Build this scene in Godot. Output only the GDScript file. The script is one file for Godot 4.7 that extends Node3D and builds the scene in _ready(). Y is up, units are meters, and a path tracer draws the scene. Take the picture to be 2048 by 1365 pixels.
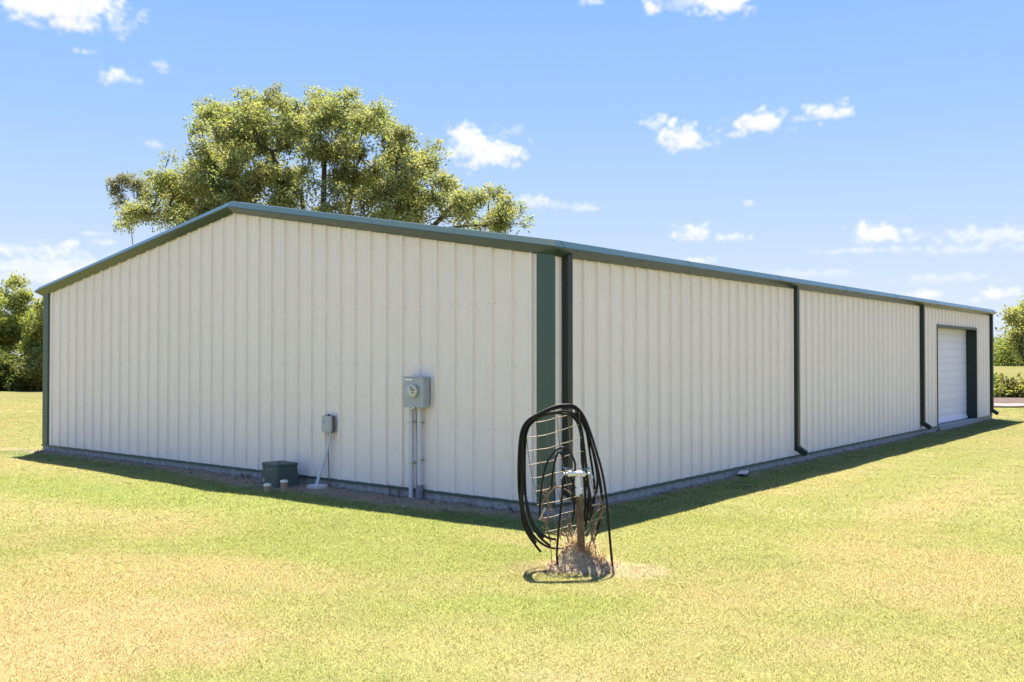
extends Node3D
# A cream metal shed with green trim on a dry lawn under a summer sky.

const YAW := 0.67119
const PITCH := 0.014918
const CAM := Vector3(6.588, 1.8493, 9.0614)
const FOCAL := 1934.05
const EXPOSURE := 2.75
const W := 12.19          # gable width
const L := 21.63          # long wall
const HB := 0.12          # bottom of the cladding
const HE := 3.083         # fold of the trim at the eave
const HP := 4.139         # fold of the trim at the ridge
const DOOR_A := -15.95
const DOOR_B := -19.80
const DOOR_TOP := 2.55
const RIB := 0.3048

var rng := RandomNumberGenerator.new()
var M := {}
var n_big := FastNoiseLite.new()
var n_mid := FastNoiseLite.new()
var n_small := FastNoiseLite.new()
var fwd := Vector3(-sin(YAW) * cos(PITCH), sin(PITCH), -cos(YAW) * cos(PITCH))
var right := Vector3(cos(YAW), 0, -sin(YAW))
var upv := right.cross(fwd)


# ------------------------------------------------------------------ helpers
func lin(r: float, g: float, b: float) -> Color:
	return Color(r, g, b)

func mat(r: float, g: float, b: float, rough := 0.8, metal := 0.0) -> StandardMaterial3D:
	var m := StandardMaterial3D.new()
	m.albedo_color = Color(r, g, b).linear_to_srgb()
	m.roughness = rough
	m.metallic = metal
	return m

func noise_tex(freq: float, lo: float, hi: float, size := 512, oct := 4, normal := false, strength := 2.0, sd := 1) -> NoiseTexture2D:
	var n := FastNoiseLite.new()
	n.noise_type = FastNoiseLite.TYPE_SIMPLEX_SMOOTH
	n.frequency = freq
	n.fractal_octaves = oct
	n.seed = sd
	var t := NoiseTexture2D.new()
	t.width = size
	t.height = size
	t.seamless = true
	t.noise = n
	if normal:
		t.as_normal_map = true
		t.bump_strength = strength
	else:
		var g := Gradient.new()
		g.set_color(0, Color(lo, lo, lo))
		g.set_color(1, Color(hi, hi, hi))
		t.color_ramp = g
	return t

func tri_world(m: StandardMaterial3D, scale: Vector3) -> void:
	m.uv1_triplanar = true
	m.uv1_world_triplanar = true
	m.uv1_scale = scale

func begin() -> SurfaceTool:
	var st := SurfaceTool.new()
	st.begin(Mesh.PRIMITIVE_TRIANGLES)
	return st

func tri_n(st: SurfaceTool, a: Vector3, b: Vector3, c: Vector3, na: Vector3, nb: Vector3, nc: Vector3) -> void:
	var f := (c - a).cross(b - a)
	if f.dot(na + nb + nc) < 0.0:
		var t := b; b = c; c = t
		var u := nb; nb = nc; nc = u
	st.set_normal(na); st.add_vertex(a)
	st.set_normal(nb); st.add_vertex(b)
	st.set_normal(nc); st.add_vertex(c)

func q(st: SurfaceTool, a: Vector3, b: Vector3, c: Vector3, d: Vector3, out: Vector3) -> void:
	var n := (c - a).cross(b - a) + (d - a).cross(c - a)
	if n.length_squared() < 1e-14:
		return
	n = n.normalized()
	if n.dot(out) < 0.0:
		n = -n
	tri_n(st, a, b, c, n, n, n)
	tri_n(st, a, c, d, n, n, n)

# box with chamfered edges along y when cut > 0; taper shrinks the top
func box(st: SurfaceTool, c: Vector3, s: Vector3, basis := Basis(), taper := 0.0, cut := 0.0) -> void:
	var h := s * 0.5
	var ring := []
	if cut > 0.0:
		ring = [Vector2(-h.x + cut, -h.z), Vector2(h.x - cut, -h.z), Vector2(h.x, -h.z + cut), Vector2(h.x, h.z - cut), Vector2(h.x - cut, h.z), Vector2(-h.x + cut, h.z), Vector2(-h.x, h.z - cut), Vector2(-h.x, -h.z + cut)]
	else:
		ring = [Vector2(-h.x, -h.z), Vector2(h.x, -h.z), Vector2(h.x, h.z), Vector2(-h.x, h.z)]
	var levels := []
	if cut > 0.0:
		levels = [[-h.y, 1.0 - cut / maxf(h.x, 0.001)], [-h.y + cut, 1.0], [h.y - cut, 1.0 - taper], [h.y, (1.0 - taper) * (1.0 - cut / maxf(h.x, 0.001))]]
	else:
		levels = [[-h.y, 1.0], [h.y, 1.0 - taper]]
	var n := ring.size()
	for k in levels.size() - 1:
		for i in n:
			var p: Vector2 = ring[i]
			var r: Vector2 = ring[(i + 1) % n]
			var s0: float = levels[k][1]
			var s1: float = levels[k + 1][1]
			var a := Vector3(p.x * s0, levels[k][0], p.y * s0)
			var b := Vector3(r.x * s0, levels[k][0], r.y * s0)
			var d := Vector3(r.x * s1, levels[k + 1][0], r.y * s1)
			var e := Vector3(p.x * s1, levels[k + 1][0], p.y * s1)
			var o := (a + b + d + e) * 0.25
			q(st, c + basis * a, c + basis * b, c + basis * d, c + basis * e, basis * Vector3(o.x, 0.0 if k == 0 and levels.size() == 2 else o.y * 0.2, o.z))
	for e in [0, levels.size() - 1]:
		var y: float = levels[e][0]
		var sc: float = levels[e][1]
		for i in range(1, n - 1):
			var nn := basis * Vector3(0, -1 if e == 0 else 1, 0)
			tri_n(st, c + basis * Vector3(ring[0].x * sc, y, ring[0].y * sc), c + basis * Vector3(ring[i].x * sc, y, ring[i].y * sc), c + basis * Vector3(ring[i + 1].x * sc, y, ring[i + 1].y * sc), nn, nn, nn)

func smooth_path(p: Array, per := 6) -> PackedVector3Array:
	var out := PackedVector3Array()
	var n := p.size()
	for i in n - 1:
		var a: Vector3 = p[maxi(i - 1, 0)]
		var b: Vector3 = p[i]
		var c: Vector3 = p[i + 1]
		var d: Vector3 = p[mini(i + 2, n - 1)]
		for k in per:
			out.append(b.cubic_interpolate(c, a, d, float(k) / per))
	out.append(p[n - 1])
	return out

func tube(st: SurfaceTool, pts: PackedVector3Array, r0: float, r1 := -1.0, sides := 8, caps := true) -> void:
	if r1 < 0.0:
		r1 = r0
	var n := pts.size()
	var rings := []
	var norms := []
	var t0 := (pts[1] - pts[0]).normalized()
	var side := t0.cross(Vector3.UP if absf(t0.y) < 0.9 else Vector3.RIGHT).normalized()
	for i in n:
		var t := (pts[mini(i + 1, n - 1)] - pts[maxi(i - 1, 0)]).normalized()
		side = (side - t * side.dot(t)).normalized()
		var other := t.cross(side)
		var r := lerpf(r0, r1, float(i) / (n - 1))
		var ring := PackedVector3Array()
		var nr := PackedVector3Array()
		for k in sides:
			var a := TAU * k / sides
			var d := side * cos(a) + other * sin(a)
			ring.append(pts[i] + d * r)
			nr.append(d)
		rings.append(ring)
		norms.append(nr)
	for i in n - 1:
		for k in sides:
			var j := (k + 1) % sides
			tri_n(st, rings[i][k], rings[i][j], rings[i + 1][j], norms[i][k], norms[i][j], norms[i + 1][j])
			tri_n(st, rings[i][k], rings[i + 1][j], rings[i + 1][k], norms[i][k], norms[i + 1][j], norms[i + 1][k])
	if caps:
		for e in [0, n - 1]:
			var nn: Vector3 = (pts[0] - pts[1]).normalized() if e == 0 else (pts[n - 1] - pts[n - 2]).normalized()
			for k in range(1, sides - 1):
				tri_n(st, rings[e][0], rings[e][k], rings[e][k + 1], nn, nn, nn)

func rod(st: SurfaceTool, a: Vector3, b: Vector3, r0: float, r1 := -1.0, sides := 10) -> void:
	tube(st, PackedVector3Array([a, b]), r0, r1, sides)

func numbered(parent: Node, called: String) -> String:
	if not parent.has_node(NodePath(called)):
		return called
	var k := 1
	while parent.has_node(NodePath("%s_%03d" % [called, k])):
		k += 1
	return "%s_%03d" % [called, k]

func obj(called: String, st: SurfaceTool, m: Material, parent: Node = self) -> MeshInstance3D:
	var o := MeshInstance3D.new()
	o.mesh = st.commit()
	o.material_override = m
	o.name = numbered(parent, called)
	parent.add_child(o, true)
	return o

func same(called: String, mesh: Mesh, m: Material, parent: Node, at: Vector3) -> MeshInstance3D:
	var o := MeshInstance3D.new()
	o.mesh = mesh
	o.material_override = m
	o.position = at
	o.name = numbered(parent, called)
	parent.add_child(o, true)
	return o

func tag(o: Node, label: String, category := "", group := "", kind := "") -> void:
	o.set_meta("label", label)
	if category:
		o.set_meta("category", category)
	if group:
		o.set_meta("group", group)
	if kind:
		o.set_meta("kind", kind)

func thing(called: String, label: String, category: String, at := Vector3.ZERO, turn := 0.0, group := "") -> Node3D:
	var o := Node3D.new()
	o.name = numbered(self, called)
	add_child(o, true)
	o.position = at
	o.rotation.y = turn
	tag(o, label, category, group)
	return o

# the ground point that lies a given depth ahead of the camera and a given sideways fraction off the axis
func ground_at(px: float, depth: float) -> Vector3:
	var p := CAM + fwd * depth + right * ((px - 1024.0) / FOCAL * depth)
	return Vector3(p.x, 0, p.z)

func many(called: String, mesh: Mesh, m: Material, xf: Array, cols: Array, parent: Node = self) -> MultiMeshInstance3D:
	var mm := MultiMesh.new()
	mm.transform_format = MultiMesh.TRANSFORM_3D
	mm.use_colors = cols.size() > 0
	mm.mesh = mesh
	mm.instance_count = xf.size()
	for i in xf.size():
		mm.set_instance_transform(i, xf[i])
		if cols.size() > 0:
			mm.set_instance_color(i, cols[i])
	var o := MultiMeshInstance3D.new()
	o.multimesh = mm
	o.material_override = m
	o.name = numbered(parent, called)
	parent.add_child(o, true)
	return o


# ------------------------------------------------------------------ sky
const CLOUDS := [
	[125, 25, 110, 40, 1.0], [150, 5, 90, 32, 1.0], [60, 10, 45, 22, 0.9], [237, 50, 20, 14, 0.45], [168, 103, 20, 7, 0.6], [230, 155, 36, 16, 0.8], [322, 128, 18, 8, 0.45], [326, 142, 12, 5, 0.25], [303, 286, 20, 9, 0.4],
	[955, 300, 72, 45, 1.0], [930, 268, 46, 26, 0.9], [1000, 310, 48, 30, 0.95], [1032, 262, 22, 12, 0.3],
	[1075, 402, 38, 14, 0.6], [1165, 416, 34, 10, 0.6], [1120, 410, 50, 10, 0.3],
	[1300, 15, 20, 20, 0.9], [1440, 12, 58, 30, 1.0], [1475, 2, 34, 24, 1.0], [1370, 4, 60, 20, 0.45], [1180, 3, 28, 9, 0.7],
	[1303, 243, 34, 16, 0.75], [1352, 270, 52, 30, 1.0], [1378, 285, 48, 22, 0.9], [1510, 252, 62, 24, 0.95], [1536, 236, 30, 22, 1.0], [1465, 270, 42, 8, 0.5], [1655, 226, 52, 22, 0.85], [1610, 238, 24, 8, 0.4],
	[1385, 468, 40, 24, 0.8], [1465, 475, 36, 12, 0.75], [1495, 407, 11, 8, 0.5], [1760, 468, 56, 26, 1.0], [1825, 478, 12, 8, 0.4],
	[1990, 470, 110, 24, 0.55], [1930, 500, 110, 12, 0.4], [1740, 500, 120, 7, 0.45], [2000, 587, 36, 15, 0.85], [1950, 600, 12, 6, 0.4], [1395, 521, 34, 12, 0.7], [1845, 591, 36, 12, 0.7], [1600, 548, 120, 12, 0.3], [1890, 556, 90, 14, 0.35],
	[90, 535, 150, 38, 0.6], [40, 500, 90, 14, 0.4], [150, 560, 80, 24, 0.6], [135, 486, 14, 13, 0.75], [213, 484, 24, 9, 0.5], [185, 466, 36, 4, 0.45],
]

func sky_tone(el: float) -> Color:
	var keys := [[0.0, 219, 230, 248], [3.3, 208, 223, 248], [7.7, 187, 212, 248], [13.4, 160, 198, 250], [20.3, 139, 185, 252], [35.0, 129, 178, 251], [60.0, 119, 170, 250], [90.0, 113, 165, 249]]
	for i in keys.size() - 1:
		if el <= keys[i + 1][0]:
			var t: float = (el - keys[i][0]) / (keys[i + 1][0] - keys[i][0])
			var a := Color(keys[i][1] / 255.0, keys[i][2] / 255.0, keys[i][3] / 255.0).srgb_to_linear()
			var b := Color(keys[i + 1][1] / 255.0, keys[i + 1][2] / 255.0, keys[i + 1][3] / 255.0).srgb_to_linear()
			return a.lerp(b, t)
	return Color(0.07, 0.23, 0.73)

func make_sky() -> Sky:
	var w := 4096
	var h := 2048
	var im := Image.create(w, h, false, Image.FORMAT_RGBF)
	for y in h:
		var el := 90.0 - (y + 0.5) / h * 180.0
		var c := sky_tone(maxf(el, 0.0))
		im.fill_rect(Rect2i(0, y, w, 1), Color(c.r * 1.13 / EXPOSURE, c.g * 1.12 / EXPOSURE, c.b * 1.08 / EXPOSURE))
	var fbm := FastNoiseLite.new()
	fbm.noise_type = FastNoiseLite.TYPE_SIMPLEX_SMOOTH
	fbm.frequency = 0.9
	fbm.fractal_octaves = 5
	fbm.seed = 12
	var list := []
	for c in CLOUDS:
		var d: Vector3 = (fwd + right * ((c[0] - 1024.0) / FOCAL) - upv * ((c[1] - 682.5) / FOCAL)).normalized()
		list.append([atan2(d.x, -d.z), asin(d.y), c[2] * 1.14 / 33.8, c[3] * 1.16 / 33.8, c[4]])
	for i in 130:   # the same fair-weather clouds all round the sky
		var az := rng.randf_range(-PI, PI)
		var el := deg_to_rad(rng.randf_range(3.0, 62.0))
		if absf(angle_difference(az, -YAW)) < 0.6 and el < 0.5:
			continue
		var s := rng.randf_range(0.5, 2.6) * (0.6 + el)
		list.append([az, el, s * rng.randf_range(1.0, 1.8), s * 0.8, rng.randf_range(0.5, 1.0)])
	for c in list:
		var az0: float = c[0]
		var el0: float = c[1]
		var rx: float = c[2]
		var ry: float = c[3]
		var ce := cos(el0)
		var px := int(az0 / TAU * w)
		var py := int((0.5 - el0 / PI) * h)
		var ex := int(rx * 1.7 / ce * w / 360.0) + 2
		var ey := int(ry * 1.9 * h / 180.0) + 2
		for y in range(maxi(py - ey, 0), mini(py + ey, h)):
			var dy := (py - y + 0.5) * 180.0 / h
			for x in range(px - ex, px + ex):
				var dx := (x + 0.5 - px) * 360.0 / w * ce
				var yy := dy / ry
				if yy < 0.0:
					yy *= 1.35
				var f := fbm.get_noise_3d(dx * 1.1 + az0 * 40.0, dy * 1.5 + el0 * 60.0, 3.0)
				var g := fbm.get_noise_3d(dx * 3.2 + az0 * 31.0, dy * 3.6, 9.0)
				var dens := 1.0 - sqrt(dx * dx / (rx * rx) + yy * yy) + f * 0.8 + g * 0.28
				var a := smoothstep(0.0, 0.9, dens) * float(c[4])
				if a <= 0.003:
					continue
				var xi := posmod(x, w)
				var base := im.get_pixel(xi, y)
				var lit := clampf(0.88 + 0.12 * yy + g * 0.12, 0.72, 1.0)
				var cc := Color(1.2 * lit / EXPOSURE, 1.2 * lit / EXPOSURE, (1.2 * lit + 0.05) / EXPOSURE)
				im.set_pixel(xi, y, base.lerp(cc, a * 0.97))
	var p := PanoramaSkyMaterial.new()
	p.panorama = ImageTexture.create_from_image(im)
	var s := Sky.new()
	s.sky_material = p
	return s


# ------------------------------------------------------------------ lawn
# ellipses of drier or greener turf, in metres: x, z, half sizes along x and z, turn, kind (0 green, 1 straw, 2 tan, 3 soil)
const PATCHES := [
	[-3.6, 2.2, 3.0, 0.8, 0.2, 0, 0.45], [-0.6, 2.0, 1.6, 0.7, 0.3, 0, 0.4], [1.9, 4.0, 1.6, 0.7, 0.6, 0, 0.35], [4.4, 2.2, 1.2, 0.5, 0.6, 0, 0.35],
	[-6.4, 2.3, 4.2, 0.9, 0.25, 0, 0.9], [-3.0, 1.2, 3.5, 0.45, 0.0, 0, 0.9], [2.3, 3.3, 0.9, 0.45, 0.6, 0, 0.75], [0.3, 2.6, 1.3, 0.7, 0.6, 0, 0.5], [-1.2, 3.4, 1.4, 0.6, 0.5, 0, 0.5],
	[3.3, -2.0, 0.5, 4.0, 0.05, 2, 0.4], [4.6, 0.4, 1.1, 1.5, 0.4, 2, 0.6], [2.2, -6.0, 0.8, 5.0, 0.0, 0, 0.45], [6.0, -1.6, 1.4, 1.2, 0.0, 0, 0.45], [5.4, 3.0, 0.9, 0.8, 0.5, 0, 0.4],
	[0.2, 5.9, 1.7, 1.2, 0.6, 2, 0.95], [-1.2, 4.6, 1.4, 0.8, 0.5, 2, 0.6], [3.9, 5.2, 1.0, 0.6, -0.6, 4, 0.6], [5.9, 3.9, 0.8, 0.6, 0.4, 4, 0.5], [2.6, 4.4, 1.0, 0.5, 0.6, 1, 0.6], [2.15, 1.95, 0.5, 0.3, 0.7, 4, 0.85], [1.55, 2.2, 0.38, 0.3, 0.7, 3, 0.65], [-7.0, 4.4, 1.2, 0.35, 0.4, 4, 0.7], [-4.0, 3.2, 1.6, 0.6, 0.3, 2, 0.4], [1.0, 1.4, 1.3, 0.35, 0.0, 2, 0.4],
	[-12.9, 0.25, 0.9, 0.3, 0.0, 4, 0.8], [0.45, -21.9, 0.6, 0.4, 0.0, 4, 0.7],
]

func in_shed(x: float, z: float, pad := 0.0) -> bool:
	return x < pad and x > -W - pad and z < pad and z > -L - pad

func soil_at(x: float, z: float) -> float:
	var wob := n_mid.get_noise_2d(x * 3.0, z * 3.0)
	var e := 0.0
	if x < 0.3 and x > -W - 0.2 and z > -0.2:
		var wide := 0.28 + 0.16 * wob + 0.34 * smoothstep(-8.0, -5.4, x) * (1.0 - smoothstep(-1.6, -0.3, x))
		e = 1.0 - smoothstep(wide - 0.1, wide + 0.16, z)
	if z < 0.2 and z > -L - 0.3 and x > -0.2:
		var wide2 := 0.10 + 0.2 * maxf(wob, 0.0) + 0.08 * n_small.get_noise_2d(x, z)
		e = maxf(e, 1.0 - smoothstep(wide2 - 0.05, wide2 + 0.14, x))
	return clampf(e, 0.0, 1.0)

func lawn_tone(x: float, z: float) -> Color:
	var a := n_big.get_noise_2d(x, z) * 0.9 + n_mid.get_noise_2d(x, z) * 0.55
	var b := n_big.get_noise_2d(x + 90.0, z - 40.0) * 0.8 + n_mid.get_noise_2d(x + 50.0, z) * 0.5
	var s := n_small.get_noise_2d(x, z)
	var green := lin(0.32, 0.355, 0.105)
	var straw := lin(0.44, 0.40, 0.168)
	var tan := lin(0.49, 0.385, 0.19)
	var pale := lin(0.52, 0.43, 0.27)
	var soil := lin(0.29, 0.225, 0.17)
	var dist := Vector2(x - CAM.x, z - CAM.z).length()
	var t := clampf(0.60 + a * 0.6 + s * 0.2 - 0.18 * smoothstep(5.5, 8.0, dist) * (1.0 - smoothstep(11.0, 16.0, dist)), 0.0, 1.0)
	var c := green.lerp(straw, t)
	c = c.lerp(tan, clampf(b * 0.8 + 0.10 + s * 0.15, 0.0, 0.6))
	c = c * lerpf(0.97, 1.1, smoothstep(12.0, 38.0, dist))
	for p in PATCHES:
		var dx: float = x - p[0]
		var dz: float = z - p[1]
		if absf(dx) > 6.0 or absf(dz) > 6.0:
			continue
		var cs := cos(p[4])
		var sn := sin(p[4])
		var r := sqrt(pow((dx * cs - dz * sn) / p[2], 2) + pow((dx * sn + dz * cs) / p[3], 2)) + n_mid.get_noise_2d(x * 2.0, z * 2.0) * 0.45
		var k: float = (1.0 - smoothstep(0.55, 1.15, r)) * p[6]
		if k > 0.0:
			c = c.lerp([green, straw, tan, soil.lerp(tan, 0.5), pale][p[5]], k)
	# turf that never dries out in the shade of the walls
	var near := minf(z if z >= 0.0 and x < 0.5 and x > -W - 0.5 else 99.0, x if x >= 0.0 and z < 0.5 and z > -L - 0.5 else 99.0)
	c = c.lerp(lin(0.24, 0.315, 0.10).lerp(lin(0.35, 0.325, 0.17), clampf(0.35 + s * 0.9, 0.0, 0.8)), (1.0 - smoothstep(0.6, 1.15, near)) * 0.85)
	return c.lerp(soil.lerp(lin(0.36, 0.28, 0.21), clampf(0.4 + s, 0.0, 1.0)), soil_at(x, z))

func steps(lo: float, hi: float, step: float, far: float) -> PackedFloat32Array:
	var out := PackedFloat32Array()
	var a := []
	var d := step
	var v := lo
	while v > -far:
		d *= 1.16
		v -= d
		a.push_front(v)
	out.append_array(PackedFloat32Array(a))
	v = lo
	while v < hi:
		out.append(v)
		v += step
	d = step
	while v < far:
		out.append(v)
		d *= 1.16
		v += d
	return out

func ground_height(x: float, z: float) -> float:
	if in_shed(x, z, 0.02):
		return -0.03
	var d := Vector2(x - CAM.x, z - CAM.z).length()
	var h := n_mid.get_noise_2d(x * 0.6, z * 0.6) * 0.02 * clampf(d / 6.0, 0.3, 1.0) * (1.0 if x > -15.0 and x < 12.0 and z > -24.0 and z < 8.0 else 0.0)
	return h + soil_at(x, z) * 0.025 * (0.6 + n_small.get_noise_2d(x * 2.0, z * 2.0))

func make_lawn() -> void:
	var xs := steps(-15.0, 12.0, 0.13, 2500.0)
	var zs := steps(-24.0, 8.0, 0.13, 2500.0)
	var nx := xs.size()
	var nz := zs.size()
	var v := PackedVector3Array()
	var c := PackedColorArray()
	var n := PackedVector3Array()
	var idx := PackedInt32Array()
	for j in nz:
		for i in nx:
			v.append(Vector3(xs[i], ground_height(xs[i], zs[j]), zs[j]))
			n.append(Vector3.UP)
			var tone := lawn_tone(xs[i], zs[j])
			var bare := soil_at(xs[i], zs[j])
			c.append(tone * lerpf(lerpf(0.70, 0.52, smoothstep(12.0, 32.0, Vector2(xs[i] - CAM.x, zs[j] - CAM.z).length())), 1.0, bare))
	for j in nz - 1:
		for i in nx - 1:
			var a := j * nx + i
			idx.append_array(PackedInt32Array([a, a + 1, a + nx + 1, a, a + nx + 1, a + nx]))
	var arr := []
	arr.resize(Mesh.ARRAY_MAX)
	arr[Mesh.ARRAY_VERTEX] = v
	arr[Mesh.ARRAY_COLOR] = c
	arr[Mesh.ARRAY_NORMAL] = n
	arr[Mesh.ARRAY_INDEX] = idx
	var mesh := ArrayMesh.new()
	mesh.add_surface_from_arrays(Mesh.PRIMITIVE_TRIANGLES, arr)
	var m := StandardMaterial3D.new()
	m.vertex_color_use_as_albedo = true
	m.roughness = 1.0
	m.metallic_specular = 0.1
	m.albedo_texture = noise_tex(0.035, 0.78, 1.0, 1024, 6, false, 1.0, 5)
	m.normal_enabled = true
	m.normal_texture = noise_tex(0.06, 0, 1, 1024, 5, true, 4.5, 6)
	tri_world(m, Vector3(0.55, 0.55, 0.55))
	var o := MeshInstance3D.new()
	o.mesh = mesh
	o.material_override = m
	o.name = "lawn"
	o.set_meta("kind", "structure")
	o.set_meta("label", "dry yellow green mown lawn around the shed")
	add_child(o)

func blade(st: SurfaceTool, root: Vector3, lean: Vector3, h: float, w: float, turn: float) -> void:
	var s := Vector3(cos(turn), 0, sin(turn)) * w * 0.5
	var mid := root + Vector3(0, h * 0.6, 0) + lean * 0.4
	var tip := root + Vector3(0, h, 0) + lean
	var n := (s.cross(Vector3.UP)).normalized()
	n = (n + Vector3.UP * 2.4).normalized()
	tri_n(st, root - s, root + s, mid + s * 0.7, n, n, n)
	tri_n(st, root - s, mid + s * 0.7, mid - s * 0.7, n, n, n)
	tri_n(st, mid - s * 0.7, mid + s * 0.7, tip, n, n, n)

func make_grass() -> void:
	var kinds := []
	for k in 3:
		var st := begin()
		for i in 40:
			var a := rng.randf() * TAU
			var r := sqrt(rng.randf()) * 0.085
			var l := rng.randf() * TAU
			var len := rng.randf_range(0.006, 0.024)
			var tone := rng.randf_range(0.82, 1.08)
			st.set_color(Color(tone * rng.randf_range(0.93, 1.08), tone, tone * rng.randf_range(0.8, 1.1)))
			blade(st, Vector3(cos(a) * r, -0.004, sin(a) * r), Vector3(cos(l), 0, sin(l)) * len, rng.randf_range(0.008, 0.018), rng.randf_range(0.0018, 0.0030), rng.randf() * TAU)
		kinds.append(st.commit())
	var m := StandardMaterial3D.new()
	m.vertex_color_use_as_albedo = true
	m.roughness = 0.75
	m.metallic_specular = 0.25
	m.backlight_enabled = true
	m.backlight = Color(0.10, 0.11, 0.03).linear_to_srgb()
	var xf := [[], [], []]
	var cols := [[], [], []]
	for i in 106000:
		var near := i < 62000
		var d := sqrt(lerpf(4.4 * 4.4, 11.5 * 11.5, rng.randf())) if near else lerpf(11.5, 46.0, pow(rng.randf(), 1.25))
		var a := rng.randf_range(-0.68, 0.68)
		var f := Vector3(-sin(YAW - a), 0, -cos(YAW - a))
		var p := CAM + f * d
		if in_shed(p.x, p.z, 0.06):
			continue
		var ahead := (p - CAM).dot(fwd)
		if ahead > 33.9 and (p - CAM).dot(right) / ahead > 0.47:
			continue   # the drive and the mulch bed
		var so := soil_at(p.x, p.z)
		if rng.randf() < so * 1.15:
			continue
		var c := lawn_tone(p.x, p.z)
		var s := rng.randf_range(0.75, 1.3) * (1.0 if near else 1.2 + d * 0.02)
		var wet := clampf((c.g - c.r) * 12.0, 0.0, 1.0)
		var tone := rng.randf_range(0.88, 1.14)
		if rng.randf() < 0.08:
			tone *= 0.75
		c = Color(c.r * tone * rng.randf_range(0.92, 1.1), c.g * tone, c.b * tone * rng.randf_range(0.8, 1.2))
		var k := i % 3
		xf[k].append(Transform3D(Basis(Vector3.UP, rng.randf() * TAU).scaled(Vector3(s, s * rng.randf_range(0.7, 1.2) * (1.0 + 0.5 * wet), s)), Vector3(p.x, ground_height(p.x, p.z), p.z)))
		cols[k].append(c)
	for k in 3:
		var o := many("grass", kinds[k], m, xf[k], cols[k])
		tag(o, "short mown grass of the lawn, part green and part dry straw", "grass", "", "stuff")


# ------------------------------------------------------------------ building
func rib_profile(w: float) -> Array:
	# [distance along the wall, how far it stands out]
	var out := []
	var n := int(round(w / RIB))
	for k in n:
		var b := k * RIB
		if k == 0:
			out.append_array([[b, 0.034], [b + 0.013, 0.034], [b + 0.025, 0.0]])
		else:
			out.append_array([[b - 0.025, 0.0], [b - 0.013, 0.034], [b + 0.013, 0.034], [b + 0.025, 0.0]])
		for t in [0.1016, 0.2032]:
			out.append_array([[b + t - 0.016, 0.0], [b + t - 0.008, 0.005], [b + t + 0.008, 0.005], [b + t + 0.016, 0.0]])
	out.append_array([[w - 0.025, 0.0], [w - 0.013, 0.034], [w, 0.034]])
	return out

func gable_top(x: float) -> float:
	var t := absf(x + W * 0.5) / (W * 0.5)
	return lerpf(HP, HE, t) + 0.055

# along: unit vector along the wall from origin; out: outward normal
func panel(origin: Vector3, along: Vector3, out: Vector3, s0: float, s1: float, top: Callable, door := false) -> SurfaceTool:
	var st := begin()
	var pr := rib_profile(ceil((s1 - s0) / RIB - 0.02) * RIB)
	for i in pr.size() - 1:
		var a: float = s0 + pr[i][0]
		var b: float = s0 + pr[i + 1][0]
		if a >= s1 - 0.001:
			break
		b = minf(b, s1)
		var y0 := HB
		if door and (a + b) * 0.5 > -DOOR_A and (a + b) * 0.5 < -DOOR_B:
			y0 = DOOR_TOP
		var pa := origin + along * a + out * float(pr[i][1])
		var pb := origin + along * b + out * float(pr[i + 1][1])
		var ta: float = top.call(pa)
		var tb: float = top.call(pb)
		q(st, Vector3(pa.x, y0, pa.z), Vector3(pb.x, y0, pb.z), Vector3(pb.x, tb, pb.z), Vector3(pa.x, ta, pa.z), out)
	return st

const TRIM := [[0.03, -0.085], [0.148, -0.004], [0.15, 0.004], [0.148, 0.012], [0.085, 0.092], [0.07, 0.098], [-0.12, 0.10]]

func trim_run(st: SurfaceTool, at: Callable, out: Vector3) -> void:
	for i in TRIM.size() - 1:
		var a: Array = at.call(TRIM[i][0], TRIM[i][1])
		var b: Array = at.call(TRIM[i + 1][0], TRIM[i + 1][1])
		var n := out * float(TRIM[i + 1][1] - TRIM[i][1]) + Vector3.UP * float(TRIM[i][0] - TRIM[i + 1][0])
		q(st, a[0], a[1], b[1], b[0], n)

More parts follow.
